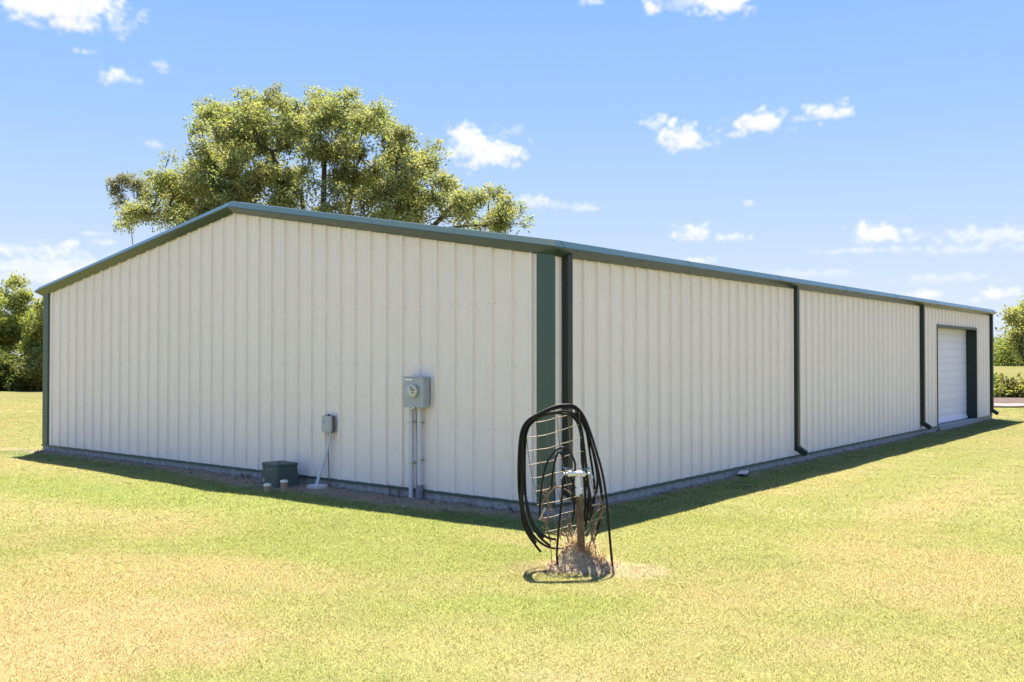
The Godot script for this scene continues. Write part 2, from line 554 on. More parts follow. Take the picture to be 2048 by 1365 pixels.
func make_shed() -> void:
	var shed := thing("metal_building", "long cream ribbed metal shed with dark green trim and low gable roof", "building")
	var gtop := func(p: Vector3) -> float: return gable_top(clampf(p.x, -W, 0.0))
	var etop := func(_p: Vector3) -> float: return HE + 0.05
	# cladding sheets, each three ribs wide
	var s := 0.0
	var k := 0
	while s < W - 0.01:
		var e := minf(s + RIB * 3.0, W)
		obj("wall_panel", panel(Vector3.ZERO, Vector3.LEFT, Vector3.BACK, s, e, gtop), M["wall%d" % (k % 3)], shed)
		s = e
		k += 1
	s = 0.0
	while s < L - 0.01:
		var e2 := minf(s + RIB * 3.0, L)
		obj("wall_panel", panel(Vector3.ZERO, Vector3.FORWARD, Vector3.RIGHT, s, e2, etop, true), M["wall%d" % (k % 3)], shed)
		s = e2
		k += 1
	obj("rear_wall", panel(Vector3(0, 0, -L), Vector3.LEFT, Vector3.FORWARD, 0.0, W, gtop), M.wall0, shed)
	obj("side_wall", panel(Vector3(-W, 0, 0), Vector3.FORWARD, Vector3.LEFT, 0.0, L, etop), M.wall0, shed)
	# screws with washers along the girts
	var st := begin()
	for y in [0.95, 1.72, 2.48, 3.3]:
		for i in 41:
			for o in [0.052, -0.052]:
				var x: float = -i * RIB + o
				if y < gable_top(x) - 0.2 and x < -0.22 and x > -W + 0.2:
					box(st, Vector3(x, y, 0.004), Vector3(0.010, 0.010, 0.007))
		if y < 2.9:
			for i in 71:
				var z: float = -i * RIB + 0.052
				if z < -0.3 and not (z < DOOR_A + 0.05 and z > DOOR_B - 0.05):
					box(st, Vector3(0.004, y, z), Vector3(0.007, 0.010, 0.010))
	obj("screw", st, M.screw, shed).set_meta("kind", "stuff")
	# slab and base trim
	st = begin()
	box(st, Vector3(-W / 2, 0.02, -L / 2), Vector3(W + 0.05, 0.15, L + 0.05))
	obj("concrete_slab", st, M.concrete, shed)
	st = begin()
	box(st, Vector3(-W / 2, HB - 0.008, 0.02), Vector3(W + 0.09, 0.03, 0.05))
	obj("base_trim", st, M.green, shed)
	for seg in [[0.0, DOOR_A + 0.03], [DOOR_B - 0.03, -L]]:
		st = begin()
		box(st, Vector3(0.02, HB - 0.009, (seg[0] + seg[1]) / 2), Vector3(0.049, 0.03, absf(seg[1] - seg[0])))
		obj("base_trim", st, M.green, shed)
	# corner trim
	for c in [[-0.088, 0.244], [-W + 0.085, 0.19]]:
		st = begin()
		var y1 := HE + 0.0
		box(st, Vector3(c[0], (HB + y1) / 2 + 0.001, 0.022), Vector3(c[1], y1 - HB - 0.03, 0.038))
		obj("corner_trim", st, M.green, shed)
	st = begin()
	box(st, Vector3(0.02, (HB + HE) / 2, -L + 0.05), Vector3(0.034, HE - HB - 0.03, 0.12))
	obj("corner_trim", st, M.green, shed)
	# rake trim on both gables and eave trim on both long sides, mitred
	for side in [1.0, -1.0]:
		for end in [0.0, -L]:
			var sg := 1.0 if end == 0.0 else -1.0
			st = begin()
			trim_run(st, func(o: float, u: float) -> Array: return [Vector3(-W / 2 + side * (W / 2 + o), HE + u, end + sg * o), Vector3(-W / 2, HP + u, end + sg * o)], Vector3(0, 0, sg))
			obj("rake_trim", st, M.trim, shed)
		st = begin()
		trim_run(st, func(o: float, u: float) -> Array: return [Vector3(-W / 2 + side * (W / 2 + o), HE + u, o), Vector3(-W / 2 + side * (W / 2 + o), HE + u, -L - o)], Vector3(side, 0, 0))
		obj("eave_gutter", st, M.trim, shed)
		# joints of the gutter lengths
		for z in ([-0.02, -3.1, -6.2, -9.3, -12.4, -15.5, -18.6] if side > 0 else [-6.2, -12.4]):
			st = begin()
			for i in TRIM.size() - 1:
				var o0: float = TRIM[i][0] + 0.003
				var o1: float = TRIM[i + 1][0] + 0.003
				q(st, Vector3(-W / 2 + side * (W / 2 + o0), HE + TRIM[i][1] + 0.001, z), Vector3(-W / 2 + side * (W / 2 + o0), HE + TRIM[i][1] + 0.001, z - 0.04), Vector3(-W / 2 + side * (W / 2 + o1), HE + TRIM[i + 1][1] + 0.001, z - 0.04), Vector3(-W / 2 + side * (W / 2 + o1), HE + TRIM[i + 1][1] + 0.001, z), Vector3(side, 0.5, 0))
			obj("gutter_seam", st, M.trim, shed)
		# roof slope: a sheet with thickness and raised ribs running down it
		st = begin()
		var ex: float = -W / 2 + side * (W / 2 + 0.06)
		var eu := HE + 0.055
		var ru := HP + 0.078
		for layer in [0.0, -0.06]:
			q(st, Vector3(ex, eu + layer, 0.06), Vector3(ex, eu + layer, -L - 0.06), Vector3(-W / 2, ru + layer, -L - 0.06), Vector3(-W / 2, ru + layer, 0.06), Vector3(0, 1, 0) if layer == 0.0 else Vector3(0, -1, 0))
		for i in 70:
			var z0 := -0.1 - i * RIB
			for e in [[-0.03, 0.0, -0.013, 0.03], [-0.013, 0.03, 0.013, 0.03], [0.013, 0.03, 0.03, 0.0]]:
				q(st, Vector3(ex, eu + 0.001 + e[1], z0 + e[0]), Vector3(-W / 2, ru + 0.001 + e[1], z0 + e[0]), Vector3(-W / 2, ru + 0.001 + e[3], z0 + e[2]), Vector3(ex, eu + 0.001 + e[3], z0 + e[2]), Vector3(0, 1, 0))
		obj("roof", st, M.roof, shed)
	# downspouts with a kick-out at the foot
	for z in [-0.212, -7.05, -14.6, -21.5]:
		st = begin()
		box(st, Vector3(0.053, 1.64, z), Vector3(0.09, 2.78, 0.1), Basis(), 0.0, 0.006)
		var ds := obj("downspout", st, M.spout, shed)
		st = begin()
		var pts := [Vector2(0.005, 0.30), Vector2(0.098, 0.30), Vector2(0.24, 0.205), Vector2(0.20, 0.125), Vector2(0.01, 0.235)]
		for i in pts.size():
			var a: Vector2 = pts[i]
			var b: Vector2 = pts[(i + 1) % pts.size()]
			q(st, Vector3(a.x, a.y, z - 0.051), Vector3(b.x, b.y, z - 0.051), Vector3(b.x, b.y, z + 0.051), Vector3(a.x, a.y, z + 0.051), Vector3(a.x + b.x - 0.22, a.y + b.y - 0.45, 0))
		for e in [-0.051, 0.051]:
			for i in range(1, pts.size() - 1):
				var nn := Vector3(0, 0, signf(e))
				tri_n(st, Vector3(pts[0].x, pts[0].y, z + e), Vector3(pts[i].x, pts[i].y, z + e), Vector3(pts[i + 1].x, pts[i + 1].y, z + e), nn, nn, nn)
		obj("elbow", st, M.spout, ds)
	# door opening: trim, jambs, header and a slatted roll-up curtain set back
	var zc := (DOOR_A + DOOR_B) / 2
	var wd := DOOR_A - DOOR_B
	var door := Node3D.new()
	door.name = "roll_up_door"
	door.position = Vector3(-0.23, HB, zc)
	shed.add_child(door, true)
	st = begin()
	for i in 5:   # one slat: a shallow curve
		var a0 := i / 5.0
		var a1 := (i + 1) / 5.0
		q(st, Vector3(0.0032 * sin(a0 * PI), a0 * 0.186, -wd / 2), Vector3(0.0032 * sin(a0 * PI), a0 * 0.186, wd / 2), Vector3(0.0032 * sin(a1 * PI), a1 * 0.186, wd / 2), Vector3(0.0032 * sin(a1 * PI), a1 * 0.186, -wd / 2), Vector3.RIGHT)
	var slat := st.commit()
	for i in 13:
		same("slat", slat, M["door%d" % (i % 3)], door, Vector3(0.0, -0.01 + i * 0.19, 0))
	st = begin()
	box(st, Vector3(-0.03, 1.22, 0), Vector3(0.03, 2.6, wd + 0.1))
	obj("backing", st, M.door_shade, door)
	st = begin()
	box(st, Vector3(0.01, 0.03, 0), Vector3(0.05, 0.06, wd - 0.02))
	obj("bottom_bar", st, M.door0, door)
	var frame := Node3D.new()
	frame.name = "door_frame"
	shed.add_child(frame, true)
	for e in [[DOOR_A, 1.0], [DOOR_B, -1.0]]:
		st = begin()
		box(st, Vector3(-0.11, (HB + DOOR_TOP) / 2, e[0] + e[1] * 0.012), Vector3(0.24, DOOR_TOP - HB, 0.02))
		box(st, Vector3(0.026, (HB + DOOR_TOP) / 2 + 0.02, e[0] + e[1] * 0.03), Vector3(0.034, DOOR_TOP - HB + 0.05, 0.06))
		obj("jamb", st, M.spout, frame)
	st = begin()
	box(st, Vector3(-0.11, DOOR_TOP + 0.012, zc), Vector3(0.238, 0.02, wd + 0.04))
	box(st, Vector3(0.026, DOOR_TOP + 0.03, zc), Vector3(0.032, 0.06, wd + 0.06))
	obj("header", st, M.spout, frame)
	st = begin()
	box(st, Vector3(0.0, 0.05, zc), Vector3(0.18, 0.125, wd + 0.02))
	obj("threshold", st, M.concrete, shed)


# ------------------------------------------------------------------ things at the gable wall
func make_wall_boxes() -> void:
	var t := thing("electric_meter", "grey electric meter cabinet with round glass meter and two conduits", "meter", Vector3(-2.087, 0, 0))
	var st := begin()
	box(st, Vector3(0, 1.378, 0.098), Vector3(0.336, 0.385, 0.11), Basis(), 0.0, 0.006)
	obj("cabinet", st, M.grey_box, t)
	st = begin()
	box(st, Vector3(0, 1.376, 0.157), Vector3(0.346, 0.375, 0.012), Basis(), 0.0, 0.003)
	var cover := obj("cover", st, M.grey_box, t)
	st = begin()
	box(st, Vector3(0.0, 1.573, 0.105), Vector3(0.36, 0.012, 0.135))
	obj("rain_lip", st, M.grey_box, cover)
	st = begin()
	box(st, Vector3(0, 1.184, 0.17), Vector3(0.05, 0.03, 0.014))
	obj("latch", st, M.steel, cover)
	st = begin()
	box(st, Vector3(-0.09, 1.54, 0.1645), Vector3(0.13, 0.028, 0.002))
	obj("label_plate", st, M.label, cover)
	st = begin()
	rod(st, Vector3(0.015, 1.395, 0.163), Vector3(0.015, 1.395, 0.19), 0.088, 0.084, 28)
	var ring := obj("meter_ring", st, M.steel, t)
	st = begin()
	rod(st, Vector3(0.015, 1.395, 0.19), Vector3(0.015, 1.395, 0.2), 0.074, 0.074, 28)
	obj("meter_face", st, M.meter_face, ring)
	st = begin()
	box(st, Vector3(0.015, 1.412, 0.2015), Vector3(0.07, 0.022, 0.003))
	box(st, Vector3(0.015, 1.378, 0.2015), Vector3(0.05, 0.014, 0.003))
	box(st, Vector3(-0.012, 1.44, 0.2015), Vector3(0.03, 0.018, 0.003))
	obj("register", st, M.dark, ring)
	st = begin()
	var prof := [[0.0, 0.074], [0.05, 0.072], [0.075, 0.062], [0.088, 0.04], [0.092, 0.0]]
	for i in prof.size() - 1:
		for k in 28:
			var a0 := TAU * k / 28
			var a1 := TAU * (k + 1) / 28
			var p := func(j: int, a: float) -> Vector3: return Vector3(0.015 + cos(a) * prof[j][1], 1.395 + sin(a) * prof[j][1], 0.195 + prof[j][0])
			var nn := func(a: float) -> Vector3: return Vector3(cos(a), sin(a), 0.2 + i * 0.6).normalized()
			tri_n(st, p.call(i, a0), p.call(i, a1), p.call(i + 1, a1), nn.call(a0), nn.call(a1), nn.call(a1))
			tri_n(st, p.call(i, a0), p.call(i + 1, a1), p.call(i + 1, a0), nn.call(a0), nn.call(a1), nn.call(a0))
	obj("glass_dome", st, M.glass, ring)
	for c in [[-0.125, 0.0, 0.0], [0.025, 0.2, 0.0]]:
		st = begin()
		rod(st, Vector3(c[0], -0.05, 0.075), Vector3(c[0], 1.19, 0.075), 0.031, 0.031, 16)
		rod(st, Vector3(c[0], 1.135, 0.075), Vector3(c[0], 1.19, 0.075), 0.037, 0.037, 16)
		obj("conduit", st, M.pvc, t)
	for c in [[-0.125, 0.45], [-0.125, 0.98], [0.025, 0.5], [0.025, 0.98]]:
		st = begin()
		rod(st, Vector3(c[0], c[1], 0.075), Vector3(c[0], c[1] + 0.02, 0.075), 0.034, 0.034, 16)
		box(st, Vector3(c[0], c[1] + 0.01, 0.042), Vector3(0.1, 0.02, 0.006))
		obj("pipe_strap", st, M.steel, t)
	st = begin()
	rod(st, Vector3(0.025, -0.05, 0.075), Vector3(0.025, 0.19, 0.075), 0.052, 0.05, 18)
	obj("conduit_sleeve", st, M.pvc_dark, t)
	st = begin()
	tube(st, smooth_path([Vector3(-0.06, 1.2, 0.06), Vector3(-0.055, 1.0, 0.05), Vector3(-0.045, 0.6, 0.05), Vector3(-0.05, 0.2, 0.05), Vector3(-0.05, -0.02, 0.06)], 4), 0.006, 0.006, 6)
	obj("ground_wire", st, M.wire, t)

	t = thing("telephone_box", "small grey utility box with a blue emblem and a leaning pipe", "utility box", Vector3(-3.82, 0, 0))
	st = begin()
	box(st, Vector3(0, 0.893, 0.062), Vector3(0.21, 0.235, 0.04), Basis(), 0.0, 0.008)
	obj("back_plate", st, M.dark_grey, t)
	st = begin()
	box(st, Vector3(-0.005, 0.893, 0.1), Vector3(0.195, 0.225, 0.05), Basis(), 0.0, 0.014)
	var lid := obj("lid", st, M.beige_box, t)
	st = begin()
	rod(st, Vector3(-0.045, 0.925, 0.124), Vector3(-0.045, 0.925, 0.127), 0.028, 0.028, 20)
	obj("blue_emblem", st, M.blue, lid)
	st = begin()
	for i in 3:   # pale sweeps across the round emblem
		box(st, Vector3(-0.045 + 0.004 * i, 0.938 - i * 0.013, 0.128), Vector3(0.03 - 0.004 * absf(i - 1), 0.004, 0.002), Basis(Vector3(0, 0, 1), 0.25))
	obj("emblem_stripe", st, M.label, lid)
	st = begin()
	box(st, Vector3(-0.045, 0.868, 0.1265), Vector3(0.05, 0.01, 0.003))
	obj("emblem_word", st, M.pale_blue, lid)
	st = begin()
	rod(st, Vector3(0.0, 1.0, 0.07), Vector3(0.0, 1.03, 0.07), 0.02, 0.016, 12)
	obj("cable_cap", st, M.dark, t)
	st = begin()
	tube(st, smooth_path([Vector3(0.03, 0.79, 0.07), Vector3(0.02, 0.7, 0.07), Vector3(-0.03, 0.45, 0.1), Vector3(-0.085, 0.2, 0.16), Vector3(-0.11, 0.02, 0.2)], 5), 0.022, 0.022, 12)
	obj("leaning_pipe", st, M.pvc, t)
	st = begin()
	tube(st, smooth_path([Vector3(-0.02, 0.79, 0.06), Vector3(-0.03, 0.5, 0.05), Vector3(-0.02, 0.2, 0.05), Vector3(-0.01, 0.0, 0.06)], 4), 0.008, 0.008, 6)
	obj("cable", st, M.wire, t)

	# pale disc at the foot of the leaning pipe
	t = thing("concrete_disc", "pale round flat disc on the soil under the leaning pipe", "disc", Vector3(-3.86, 0.02, 0.24))
	st = begin()
	rod(st, Vector3(0, 0, 0), Vector3(0, 0.025, 0), 0.15, 0.155, 24)
	rod(st, Vector3(0, 0.025, 0), Vector3(0, 0.035, 0), 0.155, 0.135, 24)
	obj("disc", st, M.pale_pink, t)
	st = begin()
	rod(st, Vector3(-0.02, 0.033, 0.0), Vector3(-0.02, 0.045, 0), 0.04, 0.036, 14)
	obj("collar", st, M.pvc, t)

	# green pedestal
	t = thing("utility_pedestal", "dark green tapered utility pedestal on bare soil by the gable", "utility pedestal", Vector3(-4.5, 0, 0.38), -0.12)
	st = begin()
	box(st, Vector3(0, 0.145, 0), Vector3(0.46, 0.35, 0.38), Basis(), 0.12, 0.02)
	obj("body", st, M.pedestal, t)
	st = begin()
	box(st, Vector3(0, 0.318, 0), Vector3(0.425, 0.04, 0.355), Basis(), 0.03, 0.012)
	obj("lid", st, M.pedestal, t)
	for x in [-0.14, -0.03, 0.08]:
		st = begin()
		rod(st, Vector3(x, 0.25, 0.166), Vector3(x, 0.25, 0.18), 0.016, 0.016, 12)
		obj("bolt", st, M.pedestal_pale, t)
	st = begin()
	box(st, Vector3(-0.13, 0.09, 0.184), Vector3(0.07, 0.06, 0.004), Basis(Vector3.RIGHT, -0.06))
	obj("faded_sticker", st, M.pedestal_pale, t)
	st = begin()
	box(st, Vector3(0.13, 0.343, 0.1), Vector3(0.05, 0.02, 0.03))
	obj("hasp", st, M.dark_grey, t)

	# two capped clean-outs
	for c in [[-4.1, 0.9, 0.095, "shorter white capped brown pipe stub nearest the lawn edge by the green pedestal"], [-3.95, 0.74, 0.14, "taller white capped brown pipe stub between green pedestal and pale disc"]]:
		t = thing("cleanout_pipe", c[3], "pipe stub", Vector3(c[0], 0, c[1]), 0.0, "capped pipe stubs")
		st = begin()
		rod(st, Vector3(0, -0.03, 0), Vector3(0, c[2], 0), 0.046, 0.046, 18)
		obj("pipe", st, M.tan_pipe, t)
		st = begin()
		rod(st, Vector3(0, c[2], 0), Vector3(0, c[2] + 0.022, 0), 0.054, 0.053, 18)
		rod(st, Vector3(0, c[2] + 0.022, 0), Vector3(0, c[2] + 0.03, 0), 0.053, 0.03, 18)
		obj("cap", st, M.white, t)

	# small weeds and loose bits along the walls
	var weeds := [[-2.52, 0.16, 0.2, "thin dark weed sprig against the gable left of the meter conduits"], [-2.38, 0.13, 0.16, "smaller weed sprig close beside the left meter conduit"], [-0.45, 0.18, 0.09, "low weed tuft by the gable wall near the shed corner"], [-5.6, 0.2, 0.1, "low weed tuft by the gable left of the green pedestal"]]
	for w in weeds:
		t = thing("weed", w[3], "weed", Vector3(w[0], 0.0, w[1]), 0.0, "weeds at the foot of the gable wall")
		st = begin()
		var lv := begin()
		for i in 5:
			var a := rng.randf() * TAU
			var tip := Vector3(cos(a) * 0.07, w[2] * rng.randf_range(0.6, 1.1), sin(a) * 0.05)
			tube(st, smooth_path([Vector3.ZERO, tip * 0.5 + Vector3(0, 0.02, 0), tip], 3), 0.0035, 0.0015, 4)
			for j in 4:
				var p := tip * rng.randf_range(0.5, 1.0)
				var d := Vector3(rng.randf_range(-1, 1), rng.randf_range(-0.2, 0.8), rng.randf_range(-1, 1)).normalized() * 0.035
				var sd := d.cross(Vector3.UP).normalized() * 0.009
				q(lv, p, p + d * 0.5 + sd, p + d, p + d * 0.5 - sd, Vector3.UP)
		obj("stem", st, M.twig, t)
		obj("leaves", lv, M.weed_leaf, t)
	t = thing("pale_scrap", "flat pale scrap lying at the foot of the long wall", "debris", Vector3(0.14, 0.05, -4.75), 0.3)
	st = begin()
	box(st, Vector3(0, 0.012, 0), Vector3(0.14, 0.03, 0.34), Basis(), 0.15, 0.008)
	obj("slab_piece", st, M.pale_pink, t)
	# clods and dead twigs on the bare soil
	var clod := begin()
	for i in 6:
		for k in 3:
			var a0 := TAU * i / 6.0
			var a1 := TAU * (i + 1) / 6.0
			var y0: float = [-0.4, 0.15, 0.6][k]
			var y1: float = [0.15, 0.6, 0.75][k]
			var r0: float = [0.9, 1.0, 0.6][k]
			var r1: float = [1.0, 0.6, 0.0][k]
			var wob := 0.8 + 0.35 * sin(i * 2.3)
			var wob1 := 0.8 + 0.35 * sin(((i + 1) % 6) * 2.3)
			q(clod, Vector3(cos(a0) * r0 * wob, y0, sin(a0) * r0 * wob), Vector3(cos(a1) * r0 * wob1, y0, sin(a1) * r0 * wob1), Vector3(cos(a1) * r1 * wob1, y1, sin(a1) * r1 * wob1), Vector3(cos(a0) * r1 * wob, y1, sin(a0) * r1 * wob), Vector3(cos(a0), 0.3 + k * 0.5, sin(a0)))
	var xf := []
	var cols := []
	for i in 2600:
		var p := Vector3(rng.randf_range(-W, 0.2), 0, rng.randf_range(0.03, 0.95)) if i < 1900 else Vector3(rng.randf_range(0.03, 0.4), 0, rng.randf_range(-L, 0))
		if rng.randf() > soil_at(p.x, p.z):
			continue
		var s := rng.randf_range(0.006, 0.018)
		if rng.randf() < 0.06:
			s = rng.randf_range(0.02, 0.04)
		p.y = ground_height(p.x, p.z)
		xf.append(Transform3D(Basis(Vector3.UP, rng.randf() * TAU).scaled(Vector3(s * 1.3, s, s)), p))
		var v := rng.randf_range(0.6, 1.5)
		cols.append(Color(0.22 * v, 0.165 * v, 0.12 * v))
	tag(many("soil_clods", clod.commit(), M.vertex, xf, cols), "crumbs and clods of bare brown soil along the shed walls", "soil", "", "stuff")


# ------------------------------------------------------------------ standpipe with hoses
func rk(x: float, y: float, z: float) -> Vector3:
	return Vector3((x - 585.0) / 744.0, (1154.0 - y) / 744.0, z)

func hose(st: SurfaceTool, pts: Array, r: float, z: Array) -> void:
	var p := []
	for i in pts.size():
		var t := float(i) / (pts.size() - 1) * (z.size() - 1)
		var k := mini(int(t), z.size() - 2)
		p.append(rk(pts[i][0], pts[i][1], lerpf(z[k], z[k + 1], t - k)))
	tube(st, smooth_path(p, 5), r, r, 8)

func make_standpipe() -> void:
	var at := Vector3(1.784, 0, 2.058)
	var t := thing("water_standpipe", "brown standpipe post topped by a white pipe tee with two taps", "standpipe", at, YAW)
	var st := begin()
	tube(st, smooth_path([rk(596, 1165, 0.03), rk(592, 1000, 0.03), rk(583, 800, 0.03), rk(579, 672, 0.03)], 3), 0.034, 0.031, 14)
	obj("post", st, M.post, t)
	st = begin()
	tube(st, PackedVector3Array([rk(579, 676, 0.03), rk(570, 560, 0.03)]), 0.024, 0.023, 16)
	rod(st, rk(577, 640, 0.03), rk(579, 690, 0.03), 0.031, 0.031, 16)
	var stem := obj("white_riser", st, M.white, t)
	st = begin()
	rod(st, rk(512, 546, 0.035), rk(612, 540, 0.035), 0.021, 0.021, 16)
	for x in [516, 606]:
		rod(st, rk(x - 12, 545, 0.035), rk(x + 12, 544, 0.035), 0.026, 0.026, 16)
	obj("tee", st, M.white, stem)
	for e in [[506, -1.0], [618, 1.0]]:
		st = begin()
		var x: float = e[0]
		var sg: float = e[1]
		rod(st, rk(x, 545, 0.035), rk(x + sg * 34, 545, 0.04), 0.012, 0.012, 10)
		tube(st, smooth_path([rk(x + sg * 18, 545, 0.04), rk(x + sg * 36, 550, 0.045), rk(x + sg * 44, 575, 0.05)], 4), 0.012, 0.014, 10)
		rod(st, rk(x + sg * 16, 545, 0.04), rk(x + sg * 14, 515, 0.05), 0.008, 0.008, 8)
		var tap := obj("tap", st, M.steel, t)
		st = begin()
		box(st, rk(x + sg * 10, 511, 0.05), Vector3(0.06, 0.012, 0.022), Basis(Vector3(0, 0, 1), sg * 0.2), 0.0, 0.004)
		obj("tap_handle", st, M.tap_blue, tap)

	# welded wire panel that the hoses hang on: twisted a little to the left at its top
	t = thing("wire_panel", "leaning rusty welded wire panel standing behind the white taps", "wire panel", at, YAW)
	var grid := func(u: float, v: float) -> Vector3:   # u across 0..1, v down 0..1
		var x := lerpf(232.0, 372.0, pow(maxf(v, 0.0), 1.1)) + u * lerpf(345.0, 360.0, v) - 20.0 * sin(v * PI)
		var y := lerpf(232.0, 930.0, v) - u * 95.0 + 18.0 * sin(u * PI)
		return rk(x, y, -0.05 - 0.10 * sin(u * PI) + 0.05 * u)
	for i in 9:
		st = begin()
		var p := []
		for k in 6:
			var jig := rng.randf_range(-0.006, 0.006)
			p.append(grid.call(k / 5.0 * 1.06 - 0.03, i / 8.0) + Vector3(0, jig, 0))
		tube(st, smooth_path(p, 3), 0.0042, 0.0042, 5)
		obj("cross_wire", st, M.rust_pale, t)
	for i in 6:
		st = begin()
		var p := []
		for k in 6:
			p.append(grid.call(i / 5.0, k / 5.0 * 1.12 - 0.02) + Vector3(0, 0, 0.005))
		if i % 2 == 0:
			p.append(Vector3(p[5].x + 0.01, -0.03, p[5].z))
		tube(st, smooth_path(p, 3), 0.0036, 0.0036, 5)
		obj("upright_wire", st, M.rust, t)

	# large coil of black hose
	t = thing("garden_hose", "large coil of black hose hung over the wire panel", "hose", at, YAW)
	st = begin()
	hose(st, [[205, 800], [188, 640], [186, 460], [200, 290], [240, 205], [330, 148], [420, 110], [490, 100], [550, 108], [605, 165], [648, 265], [685, 385], [725, 525], [753, 690], [768, 850], [780, 1010], [790, 1130], [796, 1185]], 0.0108, [0.05, 0.06, 0.02, 0.0, 0.05, 0.04, 0.1])
	obj("hose_strand", st, M.hose, t)
	st = begin()
	hose(st, [[330, 1046], [300, 1010], [245, 930], [212, 850], [202, 740], [205, 560], [207, 400], [218, 272], [262, 205], [350, 165], [440, 146], [505, 142], [550, 165], [588, 230], [606, 330], [622, 470], [640, 620], [655, 720], [650, 800]], 0.0108, [0.06, 0.07, 0.04, 0.0, 0.02, 0.02])
	obj("hose_strand", st, M.hose, t)
	st = begin()
	hose(st, [[392, 1012], [330, 960], [282, 890], [250, 800], [232, 690], [222, 540], [218, 400], [230, 275], [270, 207], [360, 156], [450, 146], [525, 162], [572, 220], [596, 320], [605, 470], [618, 640], [622, 760], [612, 860]], 0.0108, [0.04, 0.05, 0.02, -0.03, -0.02, -0.04])
	obj("hose_strand", st, M.hose, t)
	st = begin()
	hose(st, [[430, 978], [370, 962], [312, 915], [268, 845], [242, 745], [215, 610], [200, 470], [205, 320], [232, 230], [300, 170], [400, 128], [490, 112], [556, 128], [600, 190], [634, 290], [655, 420], [678, 570], [688, 690], [672, 790], [650, 860]], 0.0108, [-0.02, 0.02, 0.03, -0.02, -0.08, -0.07])
	obj("hose_strand", st, M.hose, t)
	st = begin()
	hose(st, [[215, 250], [195, 350], [192, 500], [198, 660], [215, 780], [250, 900], [310, 990], [385, 1040], [470, 1050], [570, 1030], [660, 1018], [705, 950], [728, 850], [736, 740], [722, 620], [700, 520], [672, 400], [640, 300], [605, 220], [560, 140]], 0.0108, [-0.03, -0.04, -0.12, -0.14, -0.1, -0.05])
	obj("hose_strand", st, M.hose, t)
	st = begin()
	hose(st, [[560, 150], [592, 260], [598, 380], [606, 500], [632, 580], [626, 680], [640, 780], [690, 700], [706, 600], [690, 480], [662, 360], [628, 220], [575, 135]], 0.0108, [-0.02, -0.06, -0.1, -0.08, -0.04])
	obj("hose_strand", st, M.hose, t)

	st = begin()
	hose(st, [[300, 985], [262, 930], [228, 850], [212, 740], [210, 600], [213, 470], [212, 340], [226, 250], [262, 200], [340, 152], [430, 122], [520, 112], [580, 150], [625, 240], [660, 350], [700, 500], [728, 650], [735, 780], [700, 920]], 0.0108, [0.09, 0.09, 0.05, 0.01, -0.03, -0.06])
	obj("hose_strand", st, M.hose, t)
	st = begin()
	hose(st, [[350, 960], [300, 915], [262, 850], [236, 740], [228, 620], [226, 500], [228, 380], [238, 280], [275, 215], [360, 165], [450, 155], [530, 172], [590, 250], [612, 380], [628, 520], [644, 660], [640, 800], [622, 900]], 0.0108, [0.02, 0.03, 0.03, -0.01, -0.05, -0.06])
	obj("hose_strand", st, M.hose, t)

	# smaller hose looped in the middle
	t = thing("garden_hose", "thin dark hose looped inside the large coil, ending in a metal nozzle", "hose", at, YAW)
	st = begin()
	hose(st, [[322, 848], [328, 730], [340, 610], [362, 500], [398, 432], [445, 388], [495, 380], [532, 430], [556, 490], [550, 580], [540, 690], [552, 790], [535, 870], [512, 915]], 0.0095, [-0.02, 0.0, 0.0, -0.06, -0.08])
	obj("hose_strand", st, M.hose_grey, t)
	st = begin()
	hose(st, [[470, 560], [470, 650], [458, 780], [446, 880], [437, 990], [432, 1070], [445, 1140], [470, 1200]], 0.0095, [0.05, 0.06, 0.07, 0.12])
	obj("hose_strand", st, M.hose, t)
	st = begin()
	hose(st, [[402, 655], [408, 560], [424, 470], [448, 408], [478, 440], [500, 500], [530, 580], [560, 660]], 0.0095, [-0.06, -0.02, -0.02, -0.05])
	obj("hose_strand", st, M.hose_grey, t)
	st = begin()
	rod(st, rk(322, 850, -0.02), rk(342, 805, -0.015), 0.011, 0.009, 10)
	rod(st, rk(342, 805, -0.015), rk(362, 770, -0.01), 0.007, 0.007, 10)
	obj("nozzle", st, M.steel, t)

	# mound of dead grass and dirt gathered round the post
	t = thing("dead_grass_mound", "mound of dead tan grass and dirt around the standpipe foot", "grass mound", at, YAW)
	st = begin()
	var hgt := func(x: float, z: float) -> float:
		var r := sqrt(pow((x - 0.03) / 0.34, 2) + pow(z / 0.26, 2))
		return maxf(0.0, 0.10 * (1.0 - r * r) + 0.12 * maxf(0.0, 1.0 - 36.0 * (pow(x + 0.06, 2) + z * z))) + 0.03 * n_small.get_noise_2d(x * 4.0, z * 4.0) * clampf(1.2 - r, 0.0, 1.0) - 0.012
	for i in 28:
		for j in 22:
			var x0 := -0.42 + i * 0.03
			var z0 := -0.33 + j * 0.03
			q(st, Vector3(x0, hgt.call(x0, z0), z0), Vector3(x0 + 0.03, hgt.call(x0 + 0.03, z0), z0), Vector3(x0 + 0.03, hgt.call(x0 + 0.03, z0 + 0.03), z0 + 0.03), Vector3(x0, hgt.call(x0, z0 + 0.03), z0 + 0.03), Vector3.UP)
	obj("dirt", st, M.mound, t)
	st = begin()
